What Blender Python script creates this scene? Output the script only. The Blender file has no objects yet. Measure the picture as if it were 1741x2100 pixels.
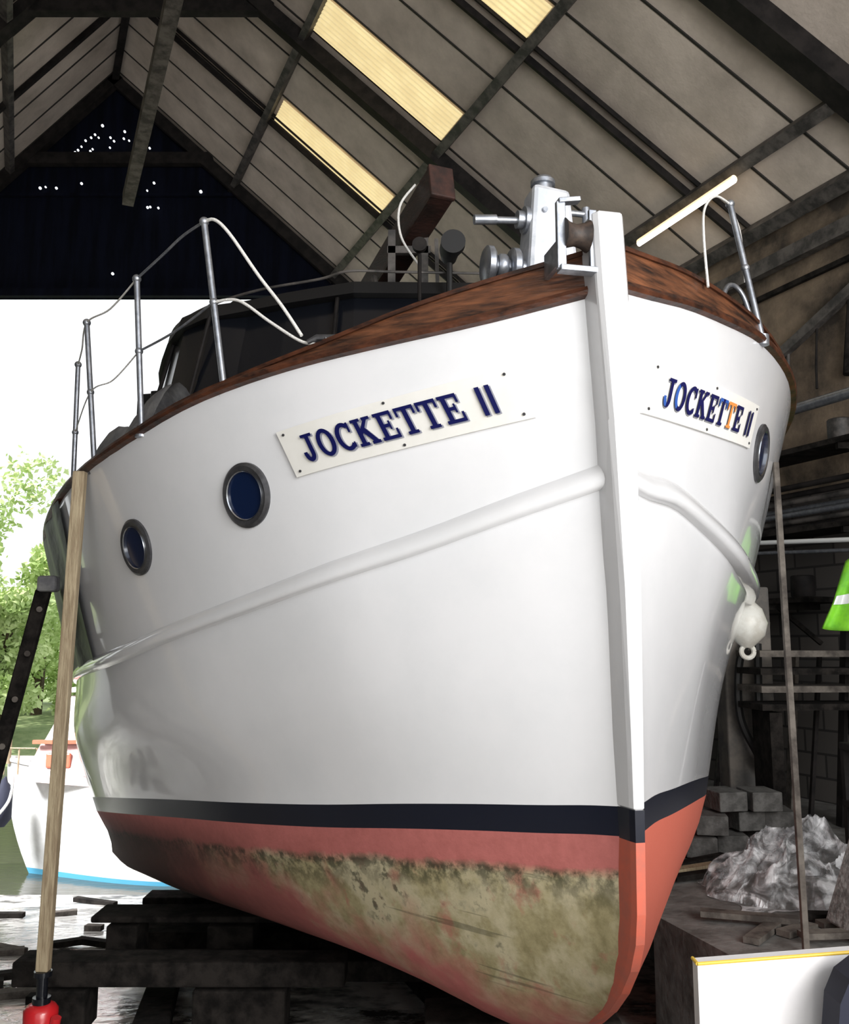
import bpy, math, random, bmesh
from mathutils import Vector, Matrix
from mathutils import noise as mn
random.seed(7)
sc=bpy.context.scene
COL=sc.collection
# ---------------------------------------------------------------- materials
def mat(name,c,rough=.6,metal=0,c2=None,scale=6,mix=(.4,.6),bump=0,bscale=30,coat=0,emis=None,es=0,stretch=None,detail=6,trans=0,alpha=1,spec=None):
    m=bpy.data.materials.new(name);m.use_nodes=True;nt=m.node_tree;b=nt.nodes['Principled BSDF']
    b.inputs['Base Color'].default_value=(*c,1);b.inputs['Roughness'].default_value=rough;b.inputs['Metallic'].default_value=metal
    if spec is not None:b.inputs['Specular IOR Level'].default_value=spec
    if coat:b.inputs['Coat Weight'].default_value=coat;b.inputs['Coat Roughness'].default_value=.06
    if emis: b.inputs['Emission Color'].default_value=(*emis,1);b.inputs['Emission Strength'].default_value=es
    if trans:b.inputs['Transmission Weight'].default_value=trans
    if alpha<1:b.inputs['Alpha'].default_value=alpha
    tc=nt.nodes.new('ShaderNodeTexCoord');mp=nt.nodes.new('ShaderNodeMapping')
    nt.links.new(tc.outputs['Object'],mp.inputs[0])
    if stretch: mp.inputs['Scale'].default_value=stretch
    if c2:
        n=nt.nodes.new('ShaderNodeTexNoise');n.inputs['Scale'].default_value=scale;n.inputs['Detail'].default_value=detail;n.inputs['Roughness'].default_value=.65
        r=nt.nodes.new('ShaderNodeValToRGB');r.color_ramp.elements[0].position=mix[0];r.color_ramp.elements[1].position=mix[1]
        r.color_ramp.elements[0].color=(*c,1);r.color_ramp.elements[1].color=(*c2,1)
        nt.links.new(mp.outputs[0],n.inputs['Vector']);nt.links.new(n.outputs[0],r.inputs[0]);nt.links.new(r.outputs[0],b.inputs['Base Color'])
    if bump:
        n2=nt.nodes.new('ShaderNodeTexNoise');n2.inputs['Scale'].default_value=bscale;n2.inputs['Detail'].default_value=5
        bp=nt.nodes.new('ShaderNodeBump');bp.inputs['Strength'].default_value=bump;bp.inputs['Distance'].default_value=.02
        nt.links.new(mp.outputs[0],n2.inputs['Vector']);nt.links.new(n2.outputs[0],bp.inputs['Height']);nt.links.new(bp.outputs[0],b.inputs['Normal'])
    return m
WHITE=mat('white_gloss',(.83,.835,.86),.25,coat=.9,c2=(.79,.80,.825),scale=1.5,bump=.05,bscale=3)
WHITE2=mat('white_paint',(.8,.8,.79),.35,c2=(.7,.7,.68),scale=5)
NAVY=mat('boot_navy',(.006,.008,.018),.3)
PLATE=mat('plate_cream',(.83,.82,.79),.35,c2=(.79,.78,.74),scale=4)
LETT=mat('letter_navy',(.004,.006,.075),.35)
LETSH=mat('letter_edge',(.30,.31,.37),.4)
ORANGE=mat('letter_orange',(.75,.28,.07),.4)
LBLUE=mat('letter_light_blue',(.03,.1,.4),.4)
WOOD=mat('varnished_wood',(.016,.008,.006),.42,c2=(.21,.078,.034),scale=6,mix=(.36,.72),stretch=(.7,.7,6),bump=.35,bscale=14,coat=.1,detail=10)
WOODD=mat('rail_wood',(.014,.006,.004),.45,c2=(.13,.04,.016),scale=8,mix=(.35,.75),stretch=(1,1,3),bump=.3,bscale=18)
DECKM=mat('deck_wood',(.06,.035,.02),.6,c2=(.12,.07,.04),scale=8)
STEEL=mat('galvanised',(.42,.44,.48),.35,metal=.8,c2=(.28,.30,.34),scale=20)
CHROME=mat('chrome',(.55,.58,.63),.2,metal=1)
SILVER=mat('windlass_paint',(.70,.72,.77),.3,metal=.3,c2=(.52,.55,.60),scale=12)
BRONZE=mat('porthole_bronze',(.085,.085,.09),.4,metal=.5,c2=(.05,.05,.055),scale=15)
GLASS=mat('dark_glass',(.004,.012,.045),.12)
BLACK=mat('black_matt',(.006,.006,.007),.6)
BLACKG=mat('black_gloss',(.006,.007,.010),.2)
ROPE=mat('white_rope',(.78,.77,.74),.7,bump=.4,bscale=120)
MASTW=mat('mast_wood',(.035,.014,.010),.55,c2=(.014,.007,.005),scale=6,stretch=(1,1,5),bump=.3)
POLEW=mat('raw_timber',(.38,.31,.20),.7,c2=(.24,.18,.11),scale=9,stretch=(6,6,.6),bump=.3)
DTIMB=mat('dark_timber',(.006,.0055,.005),.95,c2=(.022,.019,.017),scale=8,bump=.5,bscale=15,spec=.12)
GREYT=mat('grey_timber',(.13,.115,.10),.85,c2=(.05,.043,.038),scale=6,bump=.4,bscale=12,spec=.2)
STEELD=mat('truss_steel',(.008,.007,.007),.7,c2=(.020,.017,.016),scale=5,spec=.2)
PURL=mat('purlin',(.028,.026,.025),.6,c2=(.10,.09,.083),scale=6)
ROOFM=mat('roof_sheet',(.62,.545,.475),.9,c2=(.35,.305,.26),scale=1.4,mix=(.33,.74),bump=.2,bscale=20,detail=9,spec=.2)
JOINT=mat('roof_joint',(.02,.018,.016),.8)
SKY_P=mat('grp_skylight',(.8,.68,.36),.5,c2=(.55,.42,.18),scale=3,emis=(1,.82,.45),es=.66)  # own emission stands in for daylight coming through the sheets
REDP=mat('red_paint',(.55,.015,.02),.3,coat=.4)
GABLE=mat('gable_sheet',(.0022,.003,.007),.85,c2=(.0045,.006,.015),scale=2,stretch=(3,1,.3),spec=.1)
EMW=mat('hole_glow',(1,1,1),.5,emis=(.9,.95,1),es=2)  # emissive white imitating daylight, the gable has no real openings
TUBE=mat('tube_lit',(1,1,1),.5,emis=(1,.95,.85),es=5)
DIFFU=mat('tube_diffuser',(1,.9,.7),.5,emis=(1,.70,.38),es=1.2)
FEND=mat('fender_white',(.6,.6,.56),.4,c2=(.45,.43,.38),scale=6)
BLUE=mat('blue_plastic',(.02,.08,.35),.4)
BLOCK=mat('block_grey',(.10,.097,.092),.9,c2=(.05,.048,.045),scale=12,bump=.5)
HIVIS=mat('hi_vis',(.25,.7,.03),.7,bump=.4,bscale=8,c2=(.15,.5,.03),scale=5)
REFL=mat('reflective',(.75,.77,.77),.3)
RUBBER=mat('rubber',(.012,.012,.012),.5)
CUSH=mat('cushion_vinyl',(.80,.79,.80),.4,c2=(.74,.73,.75),scale=3)
YEL=mat('yellow_piping',(.75,.5,.05),.5)
DBLUE=mat('dark_blue_fabric',(.012,.014,.030),.8)
SLAB=mat('concrete_slab',(.25,.25,.24),.85,c2=(.1,.1,.095),scale=25,bump=.5)
BARK=mat('bark',(.08,.055,.035),.9,bump=.5)
LEAF=mat('leaf',(.40,.56,.18),.7,c2=(.68,.80,.40),scale=1.2)
GRASS=mat('grass',(.20,.27,.12),.9,c2=(.3,.36,.18),scale=3)
CAN=mat('canvas_grey',(.2,.2,.2),.85,c2=(.12,.12,.13),scale=8,bump=.5,bscale=10)
CABR=mat('cabin_red',(.55,.14,.08),.4,c2=(.45,.12,.07),scale=4)
PINK=mat('windscreen',(.70,.50,.48),.15)
LBL=mat('light_blue_boot',(.1,.4,.6),.4)
PLY=mat('rendered_wall',(.24,.18,.125),.85,c2=(.035,.027,.02),scale=1.1,mix=(.38,.62),bump=.3,detail=12)
HSHADE=mat('hull_shade_black',(.005,.005,.007),.45,bump=.6,bscale=6)  # black that stands in for deep shade on the far hull side
def plasticmat():
    m=mat('clear_plastic',(.55,.55,.55),.3,bump=.6,bscale=14);nt=m.node_tree;b=nt.nodes['Principled BSDF'];L=nt.links.new
    tc=nt.nodes.new('ShaderNodeTexCoord');vo=nt.nodes.new('ShaderNodeTexNoise');vo.inputs['Scale'].default_value=7;vo.inputs['Detail'].default_value=7;vo.inputs['Distortion'].default_value=1.5
    L(tc.outputs['Object'],vo.inputs['Vector'])
    r=nt.nodes.new('ShaderNodeValToRGB');e=r.color_ramp.elements;e[0].position=.40;e[0].color=(.25,.25,.26,1);e[1].position=.64;e[1].color=(.80,.81,.83,1)
    L(vo.outputs[0],r.inputs[0]);L(r.outputs[0],b.inputs['Base Color'])
    r2=nt.nodes.new('ShaderNodeMapRange');r2.inputs[1].default_value=.40;r2.inputs[2].default_value=.62;r2.inputs[3].default_value=.12;r2.inputs[4].default_value=.62;L(vo.outputs[0],r2.inputs[0]);L(r2.outputs[0],b.inputs['Alpha'])
    return m
PLAST=plasticmat()
def brickmat():
    m=mat('blockwork',(.07,.065,.06),.9,bump=.0);nt=m.node_tree;b=nt.nodes['Principled BSDF']
    tc=nt.nodes.new('ShaderNodeTexCoord');sp=nt.nodes.new('ShaderNodeSeparateXYZ');cb=nt.nodes.new('ShaderNodeCombineXYZ')
    br=nt.nodes.new('ShaderNodeTexBrick');br.inputs['Scale'].default_value=1;br.inputs['Brick Width'].default_value=.45;br.inputs['Row Height'].default_value=.225;br.inputs['Mortar Size'].default_value=.012
    br.inputs['Color1'].default_value=(.085,.075,.068,1);br.inputs['Color2'].default_value=(.05,.045,.042,1);br.inputs['Mortar'].default_value=(.02,.018,.017,1)
    nt.links.new(tc.outputs['Object'],sp.inputs[0]);nt.links.new(sp.outputs[1],cb.inputs[0]);nt.links.new(sp.outputs[2],cb.inputs[1]);nt.links.new(cb.outputs[0],br.inputs['Vector']);nt.links.new(br.outputs[0],b.inputs['Base Color'])
    return m
BRICK=brickmat()
def floormat():
    m=mat('wet_concrete',(.62,.60,.56),.55,c2=(.06,.057,.053),scale=3.2,mix=(.45,.60),bump=.6,bscale=9,detail=12);nt=m.node_tree;b=nt.nodes['Principled BSDF']
    n=nt.nodes.new('ShaderNodeTexNoise');n.inputs['Scale'].default_value=3;r=nt.nodes.new('ShaderNodeValToRGB');r.color_ramp.elements[0].color=(.12,)*3+(1,);r.color_ramp.elements[1].color=(.8,)*3+(1,);r.color_ramp.elements[0].position=.4;r.color_ramp.elements[1].position=.6
    nt.links.new(n.outputs[0],r.inputs[0]);nt.links.new(r.outputs[0],b.inputs['Roughness']);return m
SLIP=floormat()
QUAY=mat('quay_concrete',(.17,.165,.155),.85,c2=(.08,.076,.07),scale=4,bump=.4,bscale=20)
WATER=mat('water',(.05,.05,.04),.08,bump=.3,bscale=4,stretch=(1,2.5,1))
def bottommat():
    m=bpy.data.materials.new('antifoul');m.use_nodes=True;nt=m.node_tree;b=nt.nodes['Principled BSDF'];b.inputs['Roughness'].default_value=.7
    L=nt.links.new
    at=nt.nodes.new('ShaderNodeAttribute');at.attribute_name='dep'
    st=nt.nodes.new('ShaderNodeAttribute');st.attribute_name='sta'
    tc=nt.nodes.new('ShaderNodeTexCoord')
    def noise(sc_,det=6,ro=.6,vec=None):
        n=nt.nodes.new('ShaderNodeTexNoise');n.inputs['Scale'].default_value=sc_;n.inputs['Detail'].default_value=det;n.inputs['Roughness'].default_value=ro;L(vec or tc.outputs['Object'],n.inputs[0]);return n.outputs[0]
    def mth(op,a,b_,cl=False):
        n=nt.nodes.new('ShaderNodeMath');n.operation=op;n.use_clamp=cl
        for i,v in enumerate((a,b_)):
            if isinstance(v,(int,float)): n.inputs[i].default_value=v
            else: L(v,n.inputs[i])
        return n.outputs[0]
    def mr(v,a,b_,c=0,d=1):
        n=nt.nodes.new('ShaderNodeMapRange');L(v,n.inputs[0]);n.inputs[1].default_value=a;n.inputs[2].default_value=b_;n.inputs[3].default_value=c;n.inputs[4].default_value=d;return n.outputs[0]
    def mx(f,a,b_):
        n=nt.nodes.new('ShaderNodeMix');n.data_type='RGBA';L(f,n.inputs[0])
        for i,v in ((6,a),(7,b_)):
            if isinstance(v,tuple): n.inputs[i].default_value=(*v,1)
            else: L(v,n.inputs[i])
        return n.outputs[2]
    n1=noise(4);n2=noise(14,8,.7);n3=noise(1.7,4)
    red=mx(mr(n2,.35,.7),(.52,.16,.145),(.42,.125,.11))
    red=mx(mr(st.outputs['Fac'],.0,-.15),red,(.56,.13,.085))
    d=mth('ADD',at.outputs['Fac'],mth('MULTIPLY',mth('SUBTRACT',n1,.5),.10))
    gm=mr(d,.115,.16)
    sx=mth('ADD',st.outputs['Fac'],mth('MULTIPLY',mth('SUBTRACT',n3,.5),1.6))
    gm=mth('MULTIPLY',gm,mth('MULTIPLY',mr(sx,1.7,3.2,1,.0),mr(st.outputs['Fac'],.06,.10)))
    gm=mth('MULTIPLY',gm,mr(mth('SUBTRACT',mth('ADD',d,mth('MULTIPLY',mth('SUBTRACT',n3,.5),.9)),mr(sx,0,2.2,.46,-.15)),.2,.5,1,.0))
    olive=mx(mr(n2,.38,.64),(.40,.345,.19),(.25,.215,.105))
    olive=mx(mr(n1,.48,.60),olive,(.52,.46,.30))
    col=mx(gm,red,olive)
    patch=mth('MULTIPLY',mr(noise(5.5,5),.56,.66),gm);col=mx(mth('MULTIPLY',patch,.7),col,(.42,.15,.11))
    dk=mth('MULTIPLY',mr(d,.112,.14),mr(d,.14,.28,1,0));dk=mth('MULTIPLY',dk,mr(n2,.42,.56));dk=mth('MULTIPLY',dk,mr(st.outputs['Fac'],.05,.1));dk=mth('MULTIPLY',dk,.85)
    sp=mth('MULTIPLY',mr(n1,.57,.67),mr(noise(22,4),.5,.6));dk=mth('MAXIMUM',dk,mth('MULTIPLY',mth('MULTIPLY',sp,gm),.75))
    mp=nt.nodes.new('ShaderNodeMapping');mp.inputs['Rotation'].default_value=(0,math.radians(14),0);mp.inputs['Scale'].default_value=(.8,.8,30);L(tc.outputs['Object'],mp.inputs[0])
    scr=mth('MULTIPLY',mr(noise(1.0,2,.5,mp.outputs[0]),.645,.665),gm);dk=mth('MAXIMUM',dk,mth('MULTIPLY',scr,.45))
    col=mx(dk,col,(.018,.024,.012))
    brown=mth('MULTIPLY',mr(sx,1.5,3.0),mr(at.outputs['Fac'],.0,.16));brown=mth('MULTIPLY',brown,.92)
    col=mx(brown,col,(.045,.024,.02))
    L(col,b.inputs['Base Color'])
    bp=nt.nodes.new('ShaderNodeBump');bp.inputs['Strength'].default_value=.3;bp.inputs['Distance'].default_value=.01;L(n2,bp.inputs['Height']);L(bp.outputs[0],b.inputs['Normal'])
    return m
ANTI=bottommat()
# ---------------------------------------------------------------- geometry helpers
class G:
    def __init__(s): s.v=[];s.f=[];s.m=[]
    def add(s,v,f,mi=0):
        o=len(s.v);s.v+= [tuple(p) for p in v];s.f+=[tuple(i+o for i in q) for q in f];s.m+=[mi]*len(f);return s
    def box(s,c,d,R=None,mi=0):
        c=Vector(c);vs=[]
        for x in (-.5,.5):
            for y in (-.5,.5):
                for z in (-.5,.5):
                    p=Vector((x*d[0],y*d[1],z*d[2]))
                    if R: p=R@p
                    vs.append(c+p)
        return s.add(vs,[(0,1,3,2),(4,6,7,5),(0,4,5,1),(2,3,7,6),(0,2,6,4),(1,5,7,3)],mi)
    def beam(s,a,b,w,h,up=(0,0,1),mi=0):
        a=Vector(a);b=Vector(b);d=(b-a);L=d.length;d.normalize();u=Vector(up);sd=d.cross(u)
        if sd.length<1e-4: sd=d.cross(Vector((1,0,0)))
        sd.normalize();u=sd.cross(d);R=Matrix((sd,d,u)).transposed()
        return s.box((a+b)/2,(w,L,h),R,mi)
    def tube(s,pts,r,n=10,mi=0,cap=True):
        pts=[Vector(p) for p in pts];rs=r if isinstance(r,(list,tuple)) else [r]*len(pts);vs=[];fs=[];prev=None
        for i,p in enumerate(pts):
            t=(pts[min(i+1,len(pts)-1)]-pts[max(i-1,0)])
            if t.length<1e-7:t=Vector((0,0,1))
            t.normalize()
            if prev is None:
                u=t.cross(Vector((0,0,1)));
                if u.length<1e-3:u=t.cross(Vector((1,0,0)))
            else: u=prev-t*prev.dot(t)
            u.normalize();prev=u;w=t.cross(u)
            for k in range(n):
                a=2*math.pi*k/n;vs.append(p+(u*math.cos(a)+w*math.sin(a))*rs[i])
        for i in range(len(pts)-1):
            for k in range(n):
                fs.append((i*n+k,i*n+(k+1)%n,(i+1)*n+(k+1)%n,(i+1)*n+k))
        if cap: fs.append(tuple(range(n))[::-1]);fs.append(tuple((len(pts)-1)*n+k for k in range(n)))
        return s.add(vs,fs,mi)
    def sphere(s,c,r,n=16,m=10,mi=0):
        rr=r if isinstance(r,(tuple,list)) else (r,r,r);vs=[];fs=[]
        for j in range(m+1):
            th=math.pi*j/m
            for i in range(n):
                a=2*math.pi*i/n;vs.append((c[0]+rr[0]*math.sin(th)*math.cos(a),c[1]+rr[1]*math.sin(th)*math.sin(a),c[2]+rr[2]*math.cos(th)))
        for j in range(m):
            for i in range(n): fs.append((j*n+i,(j+1)*n+i,(j+1)*n+(i+1)%n,j*n+(i+1)%n))
        return s.add(vs,fs,mi)
    def grid(s,F,nu,nv,mi=0):
        vs=[F(i/nu,j/nv) for i in range(nu+1) for j in range(nv+1)];k=nv+1
        return s.add(vs,[(i*k+j,(i+1)*k+j,(i+1)*k+j+1,i*k+j+1) for i in range(nu) for j in range(nv)],mi)
    def obj(s,name,mats,parent=None,smooth=False,bevel=0,label=None,cat=None,kind=None,group=None,org=None,solid=0):
        if not isinstance(mats,(list,tuple)): mats=[mats]
        if parent is not None: o=Vector(parent['_w'])
        elif org is not None: o=Vector(org)
        else:
            xs=[v[0] for v in s.v];ys=[v[1] for v in s.v];zs=[v[2] for v in s.v];o=Vector(((min(xs)+max(xs))/2,(min(ys)+max(ys))/2,min(zs)))
        me=bpy.data.meshes.new(name);me.from_pydata([Vector(v)-o for v in s.v],[],s.f)
        for m in mats: me.materials.append(m)
        for p,mi in zip(me.polygons,s.m): p.material_index=mi;p.use_smooth=bool(smooth)
        bm=bmesh.new();bm.from_mesh(me);bmesh.ops.recalc_face_normals(bm,faces=bm.faces);bm.to_mesh(me);bm.free()
        ob=bpy.data.objects.new(name,me);COL.objects.link(ob)
        if parent is not None: ob.parent=parent
        else: ob.location=o
        ob['_w']=list(o)
        if smooth and smooth!=2:
            md=ob.modifiers.new('es','EDGE_SPLIT');md.split_angle=math.radians(40)
        if solid: md=ob.modifiers.new('s','SOLIDIFY');md.thickness=solid;md.offset=0
        if bevel: md=ob.modifiers.new('b','BEVEL');md.width=bevel;md.segments=2
        if label: ob['label']=label
        if cat: ob['category']=cat
        if kind: ob['kind']=kind
        if group: ob['group']=group
        return ob
def empty(name,loc,label,cat,group=None):
    e=bpy.data.objects.new(name,None);e.location=loc;COL.objects.link(e);e['_w']=list(loc);e['label']=label;e['category']=cat;e.empty_display_size=.1
    if group:e['group']=group
    return e
def herm(xs,ys,x):
    n=len(xs)
    if x<=xs[0]: return ys[0]
    if x>=xs[-1]: return ys[-1]
    i=0
    while x>xs[i+1]: i+=1
    def sl(k):
        if k==0: return (ys[1]-ys[0])/(xs[1]-xs[0])
        if k==n-1: return (ys[-1]-ys[-2])/(xs[-1]-xs[-2])
        a=(ys[k]-ys[k-1])/(xs[k]-xs[k-1]);b=(ys[k+1]-ys[k])/(xs[k+1]-xs[k])
        h0=xs[k]-xs[k-1];h1=xs[k+1]-xs[k];return (a*h1+b*h0)/(h0+h1)
    h=xs[i+1]-xs[i];t=(x-xs[i])/h;m0=sl(i)*h;m1=sl(i+1)*h
    return (2*t**3-3*t*t+1)*ys[i]+(t**3-2*t*t+t)*m0+(-2*t**3+3*t*t)*ys[i+1]+(t**3-t*t)*m1
def V(*a): return Vector(a)
def curve(pts,n=8):
    out=[];P=[Vector(p) for p in pts];P=[P[0]]+P+[P[-1]]
    for i in range(1,len(P)-2):
        for k in range(n):
            t=k/n;a,b,c,d=P[i-1],P[i],P[i+1],P[i+2];out.append(.5*((2*b)+(-a+c)*t+(2*a-5*b+4*c-d)*t*t+(-a+3*b-3*c+d)*t**3))
    out.append(P[-2]);return out
# ---------------------------------------------------------------- boat frame
TH=math.radians(12);AX=-math.sin(TH);AY=math.cos(TH);PX,PY=.71,3.3
A=Vector((AX,AY,0));Pv=Vector((AY,-AX,0))
def PB(s,w,z): return Vector((PX+s*AX+w*AY,PY+s*AY-w*AX,z))
SS=[0,.1,.25,.5,.8,1.2,1.75,2.5,3.2,4,5,6.5,8,9.5]
Tw=[.03,.2,.42,.76,1.12,1.52,1.92,2.30,2.53,2.68,2.74,2.7,2.5,2.15]
Kw=[.03,.15,.33,.61,.93,1.25,1.63,2.03,2.28,2.44,2.5,2.48,2.33,2.03]
Bw=[.03,.1,.22,.42,.65,.92,1.27,1.66,2.0,2.27,2.40,2.40,2.2,1.9]
Gw=[.02,.085,.19,.38,.6,.86,1.2,1.58,1.9,2.15,2.28,2.28,2.1,1.8]
Mw=[.02,.06,.13,.25,.4,.6,.88,1.27,1.6,1.85,2.0,2.0,1.85,1.5]
Qw=[.02,.03,.04,.05]+[.06]*10
Tz={-1:[2.81,2.78,2.75,2.72,2.69,2.63,2.52,2.41,2.29,2.18,2.1,2.05,2.05,2.1],1:[2.82,2.84,2.88,2.92,2.96,2.95,2.92,2.88,2.84,2.8,2.76,2.74,2.72,2.7]}
Kz={-1:[2.10,2.06,2.0,1.9,1.8,1.69,1.56,1.41,1.33,1.26,1.18,1.08,1.0,.9],1:[2.1,2.08,2.08,2.02,1.93,1.87,1.82,1.77,1.72,1.67,1.57,1.45,1.35,1.25]}
Bz={-1:[.94,.93,.91,.88,.84,.78,.71,.62,.53,.42,.26,.03,-.22,-.4],1:[.94,.93,.93,.91,.886,.84,.77,.7,.63,.53,.4,.2,-.05,-.2]}
Mz=[.25,.2,.15,.1,.08,.08,.06,0,-.06,-.15,-.28,-.45,-.6,-.7]
Qz=[.2,.1,.0,-.08,-.15,-.2,-.28,-.38,-.47,-.57,-.7,-.88,-1.05,-1.2]
def levels(side,s):
    e=lambda t:herm(SS,t,s)
    tw,kw,bw,gw,mw,qw=map(e,(Tw,Kw,Bw,Gw,Mw,Qw));tz,kz,bz=e(Tz[side]),e(Kz[side]),e(Bz[side]);mz,qz=e(Mz),e(Qz)
    ex=.02*min(1,s*2)+.06*min(1,max(0,s-1.5))
    if side>0: mz+=.05*mw;kw*=1-.03*min(1,s);ex=-.03*min(1,s)
    return [(tw,tz),(kw,kz),(.47*kw+.53*bw+ex,(kz+bz)/2),(bw,bz),(bw*.985,bz-.1),(gw,bz-.25),(mw,mz),(qw,qz)]
LV=[0,1,2,3,3.25,3.6,4.6,5.6]
def foot(s,z): return 1.5*max(0,.58-z)**2*math.exp(-2.5*max(0,s))   # rounded forefoot
def hull(side,s,v,off=0):
    lv=levels(side,s)
    if v<=1: w=lv[0][0]*(1-v)+lv[1][0]*v;z=lv[0][1]*(1-v)+lv[1][1]*v
    else: w=herm(LV[1:],[q[0] for q in lv[1:]],v);z=herm(LV[1:],[q[1] for q in lv[1:]],v)
    p=PB(s+foot(s,z),side*w,z)
    if off: p=p+normal(side,s,v)*off
    return p
def normal(side,s,v):
    e=.01;s0=max(s-e,0.0);du=hull(side,s+e,v)-hull(side,s0,v);v0=max(v-e,0);dv=hull(side,s,v+e)-hull(side,s,v0)
    n=du.cross(dv);n.normalize()
    if n.dot(Pv*side)<0:n=-n
    return n
def vz(side,s,z):
    l=levels(side,s);return (l[0][1]-z)/(l[0][1]-l[1][1])
BOAT=empty('motor_cruiser',(PX,PY,-.2),'large white wooden motor cruiser propped up on slipway timbers','boat')
stn=[0,.03,.06,.1,.13,.17,.21,.25,.31,.37,.43,.5,.57,.65,.72,.8,.9,1,1.1,1.2,1.33,1.47,1.6,1.75,1.92,2.1,2.3,2.5,2.67,2.85,3.02,3.2,3.4,3.6,3.8,4,4.5,5,5.7,6.5,7.2,8,8.7,9.5]
vl=[0,.25,.5,.75]+[1+i/12 for i in range(24)]+[3,3.25,3.6,3.85,4.1,4.35,4.6,4.85,5.1,5.35,5.6]
g=G();dep=[];sta=[]
for side in (-1,1):
    o=len(g.v);k=len(vl)
    for s in stn:
        zb=levels(side,s)[4][1]
        for v in vl:
            p=hull(side,s,v);g.v.append(tuple(p));dep.append(max(0,zb-p.z));sta.append(s*(-side)+(.1 if side<0 else 0))
    for i in range(len(stn)-1):
        for j in range(k-1):
            g.f.append((o+i*k+j,o+(i+1)*k+j,o+(i+1)*k+j+1,o+i*k+j+1));vm=(vl[j]+vl[j+1])/2;g.m.append(0 if vm<3 else 1 if vm<3.25 else 2)
k=len(vl);n0=len(stn)*k
for j in range(k-1):
    a=(len(stn)-1)*k+j;g.f.append((a,a+1,n0+a+1,n0+a));vm=(vl[j]+vl[j+1])/2;g.m.append(0 if vm<3 else 1 if vm<3.25 else 2)
for i in range(len(stn)-1): g.f.append((i*k+k-1,(i+1)*k+k-1,n0+(i+1)*k+k-1,n0+i*k+k-1));g.m.append(2)
H=g.obj('hull',[WHITE,NAVY,ANTI],BOAT,smooth=2)
for nm,dt in (('dep',dep),('sta',sta)):
    at=H.data.attributes.new(nm,'FLOAT','POINT')
    for i,x in enumerate(dt): at.data[i].value=x
g=G();g.grid(lambda u,v:(lambda s:PB(s,(2*v-1)*herm(SS,Tw,s)*.99,(herm(SS,Tz[-1],s)*(1-v)+herm(SS,Tz[1],s)*v)+.03*(1-(2*v-1)**2)+.01))(.02+u*9.4),30,8)
g.obj('deck',DECKM,BOAT,smooth=2)
prof=[(3.085,-.10,.055,.060,-.045),(2.8,-.105,.055,.062,-.035),(2.3,-.105,.048,.06,-.012),(1.7,-.10,.035,.055,0),(1.2,-.095,.026,.05,0),(.94,-.09,.022,.045,0)]
prof2=[(.94,-.09,.022,.045,0),(.835,-.088,.021,.043,0)]
prof3=[(z,s+foot(0,z),a_,b_,0) for z,s,a_,b_ in [(.835,-.088,.021,.043),(.6,-.078,.02,.04),(.5,-.07,.02,.04),(.4,-.06,.02,.04),(.3,-.045,.02,.04),(.2,-.03,.02,.04),(.12,.0,.02,.04),(.05,.05,.02,.045),(-.02,.2,.02,.05)]]
def stempost(pr,m,name):
    g=G();vs=[]
    for z,s0,wf,wb,o in pr:
        sb=s0+.15+(.1 if z<.25 else 0)
        vs+=[PB(sb,o-wb,z),PB(s0+.03,o-wf*1.15,z),PB(s0,o-wf*.8,z),PB(s0,o+wf*.8,z),PB(s0+.03,o+wf*1.15,z),PB(sb,o+wb,z)]
    fs=[]
    for i in range(len(pr)-1):
        for j in range(6): fs.append((i*6+j,i*6+(j+1)%6,(i+1)*6+(j+1)%6,(i+1)*6+j))
    fs.append((0,1,2,3,4,5));fs.append(tuple((len(pr)-1)*6+j for j in range(6)));g.add(vs,fs);return g.obj(name,m,BOAT)
stempost(prof,WHITE,'stem_post').modifiers.new('b','BEVEL').width=.006
stempost(prof2,NAVY,'stem_post')
RED2=mat('stem_red',(.58,.13,.08),.5,c2=(.47,.13,.09),scale=10)
stempost(prof3,RED2,'stem_post')
def sweep(name,m,side,v,sec,s0,s1,n,fz=0,parent=BOAT,upf=None,both=False):
    g=G();vs=[];K=len(sec)
    for i in range(n+1):
        t=i/n;s=s0+(s1-s0)*t**1.6;p=hull(side,s,v);d=hull(side,s+.02,v)-p;d.z=0;d.normalize();N=Vector((d.y,-d.x,0))
        if N.dot(Pv*side)<0:N=-N
        sc_=upf(s) if upf else 1
        for a,b in sec: vs.append(p+N*(a*(sc_ if both and a>0 else 1))+Vector((0,0,b*sc_+fz)))
    fs=[(i*K+j,i*K+(j+1)%K,(i+1)*K+(j+1)%K,(i+1)*K+j) for i in range(n) for j in range(K)]
    fs+=[tuple(range(K)),tuple(n*K+j for j in range(K))]
    g.add(vs,fs);return g.obj(name,m,parent,smooth=1)
HB={-1:lambda s: max(.004,herm([0,.3,.45,.75,1.05,9.5],[.14,.125,.10,.035,.006,.004],s)),1:lambda s: max(.004,herm([0,.3,.5,.8,1.2,2,9.5],[.14,.12,.10,.065,.035,.008,.004],s))}
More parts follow.
